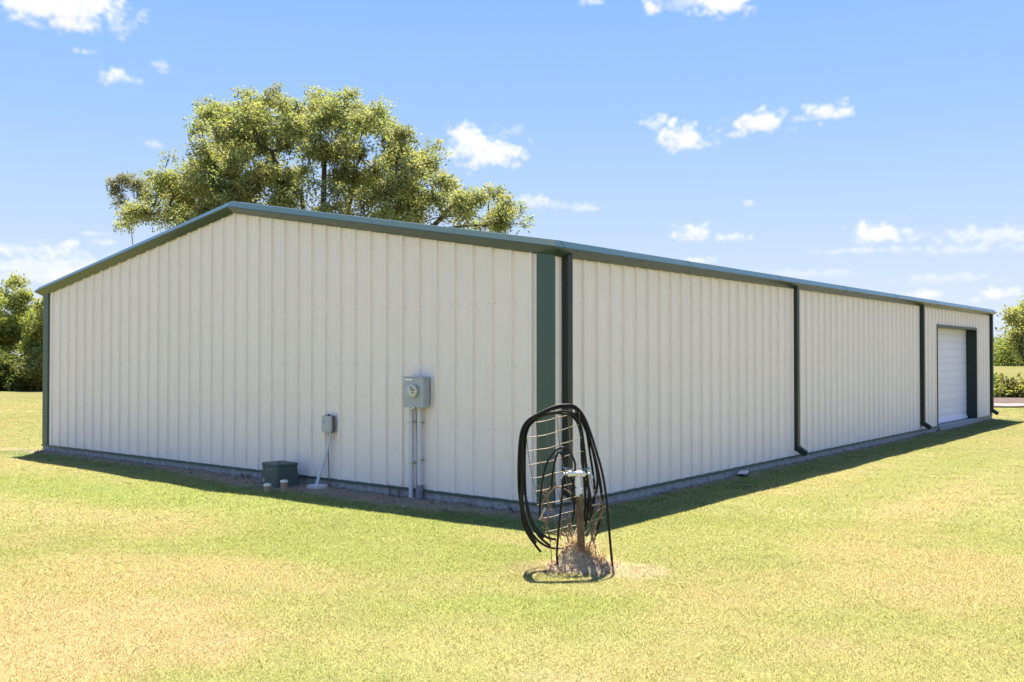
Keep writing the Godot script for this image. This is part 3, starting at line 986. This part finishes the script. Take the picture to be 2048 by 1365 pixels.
	for i in 2200:
		var a := rng.randf() * TAU
		var r := pow(rng.randf(), 0.7)
		var x := cos(a) * r * 0.38 + 0.06
		var z := sin(a) * r * 0.30
		var tall := rng.randf_range(0.025, 0.075) + (0.13 * rng.randf() if Vector2((x - 0.02) / 0.17, (z + 0.04) / 0.14).length() < 1.0 else 0.0)
		var l := rng.randf() * TAU
		var v := rng.randf_range(0.55, 1.25)
		st.set_color(Color(0.66 * v, 0.47 * v, 0.27 * v))
		blade(st, Vector3(x, hgt.call(x, z) - 0.005, z), Vector3(cos(l), 0, sin(l)) * tall * rng.randf_range(0.4, 2.2), tall * rng.randf_range(0.5, 1.0), rng.randf_range(0.003, 0.006), rng.randf() * TAU)
	var straw := obj("dead_straw", st, M.vertex, t)
	straw.set_meta("kind", "stuff")
	# dead vine stems climbing the wire
	t = thing("dead_vine", "dry brown vine stems tangled through the lower wire panel", "vine", at, YAW)
	var stems := [[[345, 675], [390, 655], [440, 640], [490, 655], [540, 690]], [[400, 1000], [372, 900], [385, 790], [372, 700], [402, 650]], [[690, 1040], [670, 950], [700, 860], [735, 780], [712, 690]], [[640, 1060], [665, 960], [650, 880], [690, 810], [745, 770]], [[520, 1010], [500, 940], [530, 880], [515, 820]], [[430, 1010], [470, 920], [460, 850]], [[370, 880], [345, 840], [330, 800], [350, 720]]]
	for s in stems:
		st = begin()
		var zs := [rng.randf_range(-0.1, 0.0), rng.randf_range(-0.06, 0.06)]
		hose(st, s, 0.0065, zs)
		for k in 9:
			var bi: int = rng.randi() % s.size()
			var b: Array = s[bi]
			var p0 := rk(b[0], b[1], lerpf(zs[0], zs[1], float(bi) / (s.size() - 1)))
			var d := Vector3(rng.randf_range(-1, 1), rng.randf_range(-0.6, 1), rng.randf_range(-1, 1)).normalized() * rng.randf_range(0.03, 0.09)
			tube(st, PackedVector3Array([p0, p0 + d * 0.5 + Vector3(0, 0.01, 0), p0 + d]), 0.003, 0.0012, 4)
		obj("stem", st, M.vine, t)


# ------------------------------------------------------------------ trees and shrubs
func leaf_spray(leaves: int, reach: float, size: float) -> Mesh:
	var st := begin()
	for i in leaves:
		var d := Vector3(rng.randf_range(-1, 1), rng.randf_range(-0.8, 1), rng.randf_range(-1, 1)).normalized()
		var p := d * reach * pow(rng.randf(), 0.6)
		var along := (d + Vector3(rng.randf_range(-1, 1), rng.randf_range(-1, 0.6), rng.randf_range(-1, 1))).normalized() * size * rng.randf_range(0.7, 1.3)
		var side := along.cross(Vector3(rng.randf_range(-1, 1), 1.2, rng.randf_range(-1, 1))).normalized() * size * 0.28
		var fold := along.cross(side).normalized() * size * 0.08
		var v := rng.randf_range(0.75, 1.2)
		st.set_color(Color(v * rng.randf_range(0.9, 1.12), v, v * rng.randf_range(0.85, 1.1)))
		var n := side.cross(along).normalized()
		if n.y < 0.0:
			n = -n
		tri_n(st, p, p + along * 0.5 + side + fold, p + along, n, n, n)
		tri_n(st, p, p + along, p + along * 0.5 - side + fold, n, n, n)
	return st.commit()

var sprays := {}

# blobs: [x, y, z, rx, ry, rz, how many clumps]
func tree(called: String, label: String, category: String, at: Vector3, blobs: Array, trunk_r: float, fork: Array, tone: Color, spray := "oak", group := "", bark := "bark", per := 7, turn := YAW) -> Node3D:
	var t := thing(called, label, category, at, turn, group)
	var wood := begin()
	var nodes := []      # [point, radius]
	var base := Vector3.ZERO
	for f in fork:       # main stems
		var p := smooth_path([Vector3(f[0] * 0.15, -0.15, f[2] * 0.15), Vector3(f[0] * 0.3, f[1] * 0.45, f[2] * 0.3), Vector3(f[0], f[1], f[2])], 6)
		tube(wood, p, trunk_r, trunk_r * 0.3, 9)
		for i in p.size():
			nodes.append([p[i], lerpf(trunk_r, trunk_r * 0.3, float(i) / (p.size() - 1))])
	var xf := []
	var cols := []
	var order := blobs.duplicate()
	order.sort_custom(func(a, b): return Vector3(a[0], a[1], a[2]).length() < Vector3(b[0], b[1], b[2]).length())
	for b in order:
		var c := Vector3(b[0], b[1], b[2])
		var best := 0
		var bd := 1e9
		for i in nodes.size():
			var np: Vector3 = nodes[i][0]
			var d := np.distance_to(c) + maxf(0.0, np.y - c.y + 0.3) * 2.5
			if d < bd:
				bd = d
				best = i
		var s: Vector3 = nodes[best][0]
		var r0: float = nodes[best][1] * 0.72
		var dir := c - s
		var wob := Vector3(rng.randf_range(-1, 1), rng.randf_range(-0.2, 0.6), rng.randf_range(-1, 1)) * dir.length() * 0.12
		var p := smooth_path([s, s + dir * 0.35 + wob, s + dir * 0.7 - wob * 0.5 + Vector3(0, dir.length() * 0.03, 0), c], 4)
		var r1 := maxf(r0 * 0.45, 0.022)
		tube(wood, p, r0, r1, 7, false)
		for i in range(2, p.size()):
			nodes.append([p[i], lerpf(r0, r1, float(i) / (p.size() - 1))])
		for k in int(b[6] * 1.35):
			var d := Vector3(rng.randf_range(-1, 1), rng.randf_range(-0.75, 1.0), rng.randf_range(-1, 1)).normalized()
			var rr := pow(rng.randf(), 0.6) * rng.randf_range(0.7, 1.15)
			var e := c + Vector3(d.x * b[3], d.y * b[4], d.z * b[5]) * rr
			if k % 2 == 0:
				var mid := c.lerp(e, 0.5) + Vector3(rng.randf_range(-1, 1), rng.randf_range(-0.6, 1), rng.randf_range(-1, 1)) * 0.12 * c.distance_to(e)
				tube(wood, PackedVector3Array([c.lerp(e, 0.04), mid, e]), r1 * 0.75, 0.008, 5, false)
			var shade := rng.randf_range(0.72, 1.28)
			var warm := rng.randf_range(0.9, 1.12)
			var clump := rng.randf_range(0.7, 1.3)
			for j in per:
				var o := Vector3(rng.randf_range(-1, 1), rng.randf_range(-0.8, 0.8), rng.randf_range(-1, 1)) * 0.27 * clump
				var sc := rng.randf_range(0.75, 1.25)
				xf.append(Transform3D(Basis.from_euler(Vector3(rng.randf_range(-0.5, 0.5), rng.randf() * TAU, rng.randf_range(-0.5, 0.5))).scaled(Vector3.ONE * sc), e + o))
				var v := shade * rng.randf_range(0.88, 1.12)
				cols.append(Color(tone.r * v * warm, tone.g * v, tone.b * v))
	obj("trunk", wood, M[bark], t)
	many("crown", sprays[spray], M.leaf, xf, cols, t).set_meta("kind", "stuff")
	return t

# crown lobes measured as picture positions at a distance, turned into metres round the foot of the tree
func lobes(list: Array, foot_px: float, depth: float, deep: float) -> Array:
	var out := []
	for b in list:
		var z: float = b[5] if b.size() > 5 else rng.randf_range(-deep, deep)
		var k := (depth - z) / FOCAL
		var x: float = (b[0] - 1024.0) * k - (foot_px - 1024.0) * depth / FOCAL
		var y: float = (711.4 - b[1]) * k + CAM.y
		var cutb: float = minf(0.22, b[2] * k * 0.3)
		var rx: float = b[2] * k - cutb
		out.append([x, y, z, rx, maxf(b[3] * k - cutb, 0.1), rx * 1.1, b[4]])
	return out

# an irregular outline filled evenly with small lobes; gaps are [x, y, rx, ry, chance of a lobe]
func fill(outline: Array, count: int, r: float, gaps: Array, clumps: float) -> Array:
	var poly := PackedVector2Array()
	var box2 := Rect2(outline[0][0], outline[0][1], 0, 0)
	for p in outline:
		poly.append(Vector2(p[0], p[1]))
		box2 = box2.expand(Vector2(p[0], p[1]))
	var inner := Geometry2D.offset_polygon(poly, -r * 0.52)
	var got := []
	var out := []
	var tries := 0
	while got.size() < count and tries < count * 40:
		tries += 1
		var best := Vector2.ZERO
		var bd := -1.0
		for k in 4:
			var c := Vector2(rng.randf_range(box2.position.x, box2.end.x), rng.randf_range(box2.position.y, box2.end.y))
			var inside := false
			for ip in inner:
				inside = inside or Geometry2D.is_point_in_polygon(c, ip)
			if not inside:
				continue
			var ok := true
			for g in gaps:
				if pow((c.x - g[0]) / g[2], 2) + pow((c.y - g[1]) / g[3], 2) < 1.0 and rng.randf() > g[4]:
					ok = false
			if not ok:
				continue
			var nd := 1e6
			for o in got:
				nd = minf(nd, c.distance_to(o))
			if nd > bd:
				bd = nd
				best = c
		if bd < 0.0:
			continue
		got.append(best)
		var s := rng.randf_range(0.65, 1.3)
		out.append([best.x, best.y, r * s * rng.randf_range(0.85, 1.3), r * s * rng.randf_range(0.7, 1.1), clumps * s * s])
	return out

func make_trees() -> void:
	sprays["oak"] = leaf_spray(16, 0.21, 0.11)
	sprays["shrub"] = leaf_spray(18, 0.26, 0.15)
	sprays["far"] = leaf_spray(26, 1.0, 0.55)
	var olive := Color(0.385, 0.39, 0.19)
	# the big tree behind the shed
	var outline := [[228, 470], [240, 448], [252, 418], [276, 400], [285, 372], [300, 340], [322, 320], [345, 345], [368, 330], [350, 295], [372, 268], [366, 240], [392, 205], [425, 212], [450, 205], [478, 185], [520, 172], [548, 178], [572, 200], [600, 192], [632, 178], [668, 172], [700, 182], [728, 192], [762, 205], [790, 218], [822, 238], [850, 262], [862, 295], [896, 322], [922, 350], [948, 372], [985, 378], [1000, 398], [1018, 420], [1042, 448], [1030, 470]]
	var gaps := [[545, 390, 40, 26, 0.35], [635, 395, 34, 26, 0.35], [600, 335, 36, 18, 0.6], [470, 425, 36, 18, 0.4], [700, 345, 20, 22, 0.5], [590, 205, 14, 16, 0.5]]
	var list := fill(outline, 205, 34.0, gaps, 8.6)
	list.append_array([[545, 184, 11, 9, 3], [700, 188, 12, 10, 3], [625, 186, 14, 10, 3], [400, 222, 12, 12, 3], [335, 318, 10, 8, 2], [1030, 420, 12, 10, 4], [1044, 448, 10, 6, 2], [242, 452, 14, 12, 5], [260, 420, 14, 14, 5], [480, 190, 10, 8, 3], [866, 292, 10, 9, 3], [1010, 405, 18, 14, 5], [985, 392, 22, 16, 7], [1005, 440, 24, 20, 8]])
	var at := ground_at(640, 36.0)
	tree("oak_tree", "broad spreading oak with gaps in its crown, rising behind the shed roof", "tree", at, lobes(list, 640, 36.0, 2.6), 0.25, [[-1.6, 9.3, 0.9], [0.3, 9.2, 0.8], [1.2, 8.9, -0.8], [-3.1, 8.4, 0.4], [3.2, 8.6, 0.6], [5.0, 7.6, -0.3], [-5.4, 7.4, 0.6], [-1.0, 8.2, -1.2]], olive, "oak", "", "bark", 4)
	# pale drooping tree at its left edge, further off
	at = ground_at(262, 48.0)
	tree("grey_tree", "thin grey leaved tree with an arching limb left of the big oak", "tree", at, lobes([[225, 370, 9, 12, 5], [250, 362, 24, 10, 9], [275, 372, 20, 16, 9], [240, 405, 8, 14, 3], [258, 435, 10, 10, 4], [282, 395, 14, 18, 7], [232, 388, 7, 10, 3]], 262, 48.0, 0.6), 0.14, [[0.3, 5.0, 0.0]], Color(0.30, 0.29, 0.20), "oak", "", "bark_grey", 6)
	# thicket at the left edge
	var left := [
		["bushy_tree", "tall loose topped tree rising above the thicket left of the shed", 32.0, 56.0, fill([[-8, 640], [2, 568], [28, 552], [52, 566], [58, 600], [74, 625], [80, 680], [40, 715], [0, 710]], 30, 14.0, [[30, 585, 12, 20, 0.4]], 6.0) + [[30, 560, 8, 7, 2], [14, 574, 8, 7, 2], [42, 570, 7, 6, 2]], 0.13, Color(0.34, 0.36, 0.125)],
		["bushy_tree", "bright green bushy tree half hidden by the shed's left corner", 86.0, 52.0, fill([[40, 700], [46, 640], [70, 615], [84, 600], [120, 590], [140, 640], [135, 745], [60, 745]], 30, 16.0, [], 8.0), 0.12, Color(0.36, 0.385, 0.125)],
		["shrub", "dark green shrub at the thicket foot on the left edge", 22.0, 51.0, fill([[-45, 785], [-40, 715], [0, 692], [30, 700], [48, 730], [52, 785]], 24, 15.0, [], 9.0), 0.07, Color(0.18, 0.21, 0.065)],
		["shrub", "lower yellowish shrub between the dark shrub and the shed corner", 74.0, 51.0, fill([[42, 786], [46, 735], [70, 715], [110, 705], [120, 786]], 18, 14.0, [], 8.0), 0.06, Color(0.36, 0.36, 0.125)],
		["bushy_tree", "rounded green tree at the left picture edge above the dark shrub", -30.0, 55.0, fill([[-90, 745], [-95, 650], [-60, 600], [-10, 590], [14, 620], [22, 690], [10, 745]], 34, 18.0, [], 8.0), 0.15, Color(0.38, 0.42, 0.13)],
	]
	for s in left:
		tree(s[0], s[1], "tree" if s[0] == "bushy_tree" else "shrub", ground_at(s[2], s[3]), lobes(s[4], s[2], s[3], 1.2), s[5], [[0.1, 1.6, 0.0], [-0.5, 1.3, 0.3], [0.6, 1.4, -0.3]] if s[0] == "bushy_tree" else [[0.1, 0.5, 0.0], [-0.6, 0.5, 0.3], [0.7, 0.4, -0.3]], s[6], "shrub", "trees and shrubs of the thicket left of the shed", "bark", 4)
	# right of the shed
	var rgt := [
		["bushy_tree", "pale green spreading tree cut by the right picture edge", 2068.0, 46.0, [[2046, 640, 24, 28, 14], [2074, 620, 32, 36, 18], [2040, 678, 20, 20, 10], [2070, 680, 36, 30, 18], [2115, 650, 40, 44, 18], [2026, 632, 12, 16, 5], [2048, 708, 20, 10, 5], [2105, 600, 34, 34, 12]], 0.16, Color(0.44, 0.46, 0.21), "tree", 6],
		["shrub", "round green shrub in the hedge nearest the shed's far corner", 1990.0, 42.0, [[1980, 776, 12, 16, 11], [1996, 787, 10, 9, 7], [1985, 797, 16, 6, 6], [1992, 768, 6, 7, 3]], 0.05, Color(0.36, 0.38, 0.13), "shrub", 5],
		["shrub", "brown gapped shrub in the middle of the hedge beyond the gravel", 2014.0, 42.0, [[2009, 789, 9, 9, 5], [2024, 783, 10, 11, 6], [2018, 774, 6, 7, 2]], 0.05, Color(0.15, 0.135, 0.05), "shrub", 5],
		["shrub", "yellow green shrub of the hedge at the right picture edge", 2046.0, 42.0, [[2038, 788, 10, 9, 9], [2046, 776, 10, 12, 6], [2062, 784, 16, 15, 12], [2084, 783, 16, 15, 10], [2050, 797, 22, 6, 9]], 0.05, Color(0.40, 0.40, 0.14), "shrub", 5],
	]
	for s in rgt:
		tree(s[0], s[1], s[7], ground_at(s[2], s[3]), lobes(s[4], s[2], s[3], 0.7), s[5], [[0.1, 0.7, 0.0], [-0.3, 0.6, 0.2]] if s[7] == "shrub" else [[0.2, 2.0, 0.0], [-0.9, 2.2, 0.4]], s[6], "shrub", "hedge beyond the gravel drive" if s[7] == "shrub" else "", "bark", s[8])
	# far woods all round the fields
	var xf := []
	var cols := []
	for i in 6500:
		var a := rng.randf() * TAU
		var d := rng.randf_range(260.0, 340.0)
		var p := CAM + Vector3(cos(a), 0, sin(a)) * d
		var hmax := 8.0 + 6.0 * (0.5 + 0.5 * n_mid.get_noise_2d(cos(a) * 130.0, sin(a) * 130.0))
		p.y = rng.randf_range(0.4, 1.0) * rng.randf() * hmax
		var s := rng.randf_range(1.4, 2.8)
		xf.append(Transform3D(Basis.from_euler(Vector3(0, rng.randf() * TAU, 0)).scaled(Vector3(s * 1.3, s, s * 1.3)), p))
		var v := rng.randf_range(0.7, 1.25)
		cols.append(Color(0.18 * v, 0.195 * v, 0.085 * v))
	tag(many("distant_woods", sprays["far"], M.leaf, xf, cols), "far line of grey green woods across the fields", "woods", "", "stuff")
	# nearer belt of scrub that closes the right-hand field
	xf = []
	cols = []
	for i in 1500:
		var px := rng.randf_range(1880.0, 2500.0)
		var d := rng.randf_range(165.0, 200.0)
		var p := ground_at(px, d)
		p.y = pow(rng.randf(), 1.3) * (5.0 + 2.0 * n_mid.get_noise_2d(px * 0.05, 3.0))
		var s := rng.randf_range(0.8, 1.5)
		xf.append(Transform3D(Basis.from_euler(Vector3(0, rng.randf() * TAU, 0)).scaled(Vector3.ONE * s), p))
		var v := rng.randf_range(0.7, 1.3)
		cols.append(Color(0.23 * v, 0.26 * v, 0.065 * v))
	tag(many("scrub_belt", sprays["far"], M.leaf, xf, cols), "belt of bright green scrub closing the field right of the shed", "scrub", "", "stuff")

func make_drive() -> void:
	# pale gravel drive and bark mulch under the hedge, beyond the far end of the shed
	var st := begin()
	var f2 := Vector3(fwd.x, 0, fwd.z).normalized()
	var strip := func(sx: SurfaceTool, d0: float, d1: float, y: float, px0: float, px1: float) -> void:
		for i in 40:
			var a := lerpf(px0, px1, i / 40.0)
			var b := lerpf(px0, px1, (i + 1) / 40.0)
			var w0 := 0.35 * n_mid.get_noise_2d(a * 0.06, d0)
			var w1 := 0.35 * n_mid.get_noise_2d(b * 0.06, d0)
			q(sx, ground_at(a, d0 + w0) + Vector3(0, y, 0), ground_at(b, d0 + w1) + Vector3(0, y, 0), ground_at(b, d1 + w1) + Vector3(0, y, 0), ground_at(a, d1 + w0) + Vector3(0, y, 0), Vector3.UP)
	strip.call(st, 34.3, 36.6, 0.05, 1975.0, 2700.0)
	var o := obj("gravel_drive", st, M.gravel)
	o.set_meta("kind", "structure")
	st = begin()
	strip.call(st, 36.6, 43.0, 0.056, 1950.0, 2700.0)
	o = obj("mulch_bed", st, M.mulch)
	o.set_meta("kind", "structure")


func make_materials() -> void:
	for k in 3:
		var v: float = [1.0, 0.99, 0.982][k]
		var m := mat(0.92 * v, 0.81 * v, 0.75 * v, 0.42)
		m.albedo_texture = noise_tex(0.012, 0.98, 1.0, 512, 5, false, 1.0, 20 + k)
		m.normal_enabled = true
		m.normal_texture = noise_tex(0.006, 0, 1, 512, 2, true, 0.25, 30 + k)
		tri_world(m, Vector3(0.9, 0.35, 0.9))
		M["wall%d" % k] = m
	M.screw = mat(0.55, 0.53, 0.48, 0.5)
	M.green = mat(0.052, 0.096, 0.080, 0.38)
	M.spout = mat(0.009, 0.021, 0.017, 0.4)
	M.trim = mat(0.033, 0.062, 0.048, 0.26)
	M.trim.clearcoat_enabled = true
	M.trim.clearcoat = 0.45
	M.trim.clearcoat_roughness = 0.25
	M.roof = mat(0.07, 0.11, 0.10, 0.4)
	M.concrete = mat(0.42, 0.41, 0.41, 0.9)
	M.concrete.albedo_texture = noise_tex(0.02, 0.75, 1.0, 512, 5, false, 1.0, 41)
	tri_world(M.concrete, Vector3(0.8, 0.8, 0.8))
	for k in 3:
		M["door%d" % k] = mat(0.78 - 0.012 * k, 0.75 - 0.012 * k, 0.86 - 0.012 * k, 0.4)
	M.door_shade = mat(0.5, 0.5, 0.5, 0.7)
	M.grey_box = mat(0.40, 0.42, 0.45, 0.45)
	M.beige_box = mat(0.46, 0.46, 0.45, 0.5)
	M.dark_grey = mat(0.11, 0.11, 0.12, 0.6)
	M.dark = mat(0.03, 0.03, 0.03, 0.5)
	M.steel = mat(0.5, 0.5, 0.5, 0.35, 0.8)
	M.label = mat(0.78, 0.78, 0.78, 0.5)
	M.meter_face = mat(0.60, 0.58, 0.45, 0.5)
	M.glass = mat(0.95, 0.97, 0.95, 0.05)
	M.glass.transparency = BaseMaterial3D.TRANSPARENCY_ALPHA
	M.glass.albedo_color.a = 0.12
	M.pvc = mat(0.60, 0.60, 0.66, 0.4)
	M.pvc_dark = mat(0.20, 0.20, 0.23, 0.5)
	M.wire = mat(0.22, 0.19, 0.15, 0.5)
	M.blue = mat(0.09, 0.36, 0.62, 0.4)
	M.pale_blue = mat(0.35, 0.5, 0.6, 0.4)
	M.pale_pink = mat(0.56, 0.50, 0.49, 0.7)
	M.pedestal = mat(0.052, 0.082, 0.070, 0.55)
	M.pedestal_pale = mat(0.20, 0.25, 0.25, 0.6)
	M.tan_pipe = mat(0.32, 0.23, 0.15, 0.6)
	M.white = mat(0.74, 0.72, 0.72, 0.4)
	M.twig = mat(0.10, 0.08, 0.05, 0.9)
	M.weed_leaf = mat(0.07, 0.09, 0.04, 0.8)
	M.vertex = StandardMaterial3D.new()
	M.vertex.vertex_color_use_as_albedo = true
	M.vertex.roughness = 0.95
	M.post = mat(0.28, 0.18, 0.08, 0.8)
	M.post.albedo_texture = noise_tex(0.03, 0.4, 1.0, 256, 5, false, 1.0, 51)
	tri_world(M.post, Vector3(6, 0.9, 6))
	M.tap_blue = mat(0.05, 0.16, 0.34, 0.4)
	M.rust = mat(0.24, 0.17, 0.12, 0.7, 0.2)
	M.rust_pale = mat(0.44, 0.37, 0.30, 0.6, 0.2)
	M.hose = mat(0.005, 0.0045, 0.005, 0.5)
	M.hose.metallic_specular = 0.4
	M.hose_grey = mat(0.010, 0.011, 0.018, 0.28)
	M.hose_grey.metallic_specular = 0.35
	M.mound = mat(0.58, 0.44, 0.29, 1.0)
	M.mound.albedo_texture = noise_tex(0.05, 0.62, 1.0, 256, 5, false, 1.0, 52)
	tri_world(M.mound, Vector3(2, 2, 2))
	M.vine = mat(0.26, 0.165, 0.11, 0.9)
	M.bark = mat(0.14, 0.11, 0.085, 0.95)
	M.bark.albedo_texture = noise_tex(0.04, 0.45, 1.0, 256, 5, false, 1.0, 53)
	tri_world(M.bark, Vector3(1.5, 0.4, 1.5))
	M.bark_grey = mat(0.22, 0.20, 0.18, 0.95)
	M.leaf = StandardMaterial3D.new()
	M.leaf.vertex_color_use_as_albedo = true
	M.leaf.roughness = 0.55
	M.leaf.metallic_specular = 0.35
	M.leaf.backlight_enabled = true
	M.leaf.backlight = Color(0.95, 1.0, 0.45).linear_to_srgb()
	M.gravel = mat(0.32, 0.28, 0.25, 1.0)
	M.gravel.albedo_texture = noise_tex(0.2, 0.7, 1.0, 256, 3, false, 1.0, 54)
	tri_world(M.gravel, Vector3(1, 1, 1))
	M.mulch = mat(0.20, 0.13, 0.10, 1.0)
	M.mulch.albedo_texture = noise_tex(0.1, 0.5, 1.0, 256, 4, false, 1.0, 55)
	tri_world(M.mulch, Vector3(0.6, 0.6, 0.6))


func _ready() -> void:
	rng.seed = 7
	# camera, sky, sun, exposure
	var cam := Camera3D.new()
	cam.name = "camera"
	cam.fov = 38.8745
	cam.near = 0.05
	cam.far = 6000.0
	cam.position = CAM
	cam.rotation = Vector3(PITCH, YAW, 0)
	add_child(cam)
	cam.current = true
	var env := Environment.new()
	env.background_mode = Environment.BG_SKY
	env.tonemap_mode = Environment.TONE_MAPPER_LINEAR
	env.tonemap_exposure = EXPOSURE
	env.sky = make_sky()
	env.sdfgi_enabled = true
	env.ssao_enabled = true
	env.ssil_enabled = true
	var we := WorldEnvironment.new()
	we.name = "world_environment"
	we.environment = env
	add_child(we)
	var sun := DirectionalLight3D.new()
	sun.name = "sun"
	sun.light_energy = 1.6
	sun.light_color = Color(1.0, 0.965, 0.90)
	sun.light_angular_distance = 0.53
	sun.shadow_enabled = true
	add_child(sun)
	sun.look_at_from_position(Vector3(-2.95, 10.0, -2.75), Vector3.ZERO, Vector3.FORWARD)
	n_big.frequency = 0.16
	n_big.fractal_octaves = 3
	n_big.seed = 3
	n_mid.frequency = 0.6
	n_mid.fractal_octaves = 4
	n_mid.seed = 4
	n_small.frequency = 3.0
	n_small.fractal_octaves = 3
	n_small.seed = 5
	make_materials()
	make_lawn()
	make_shed()
	make_drive()
	make_wall_boxes()
	make_standpipe()
	make_trees()
	make_grass()
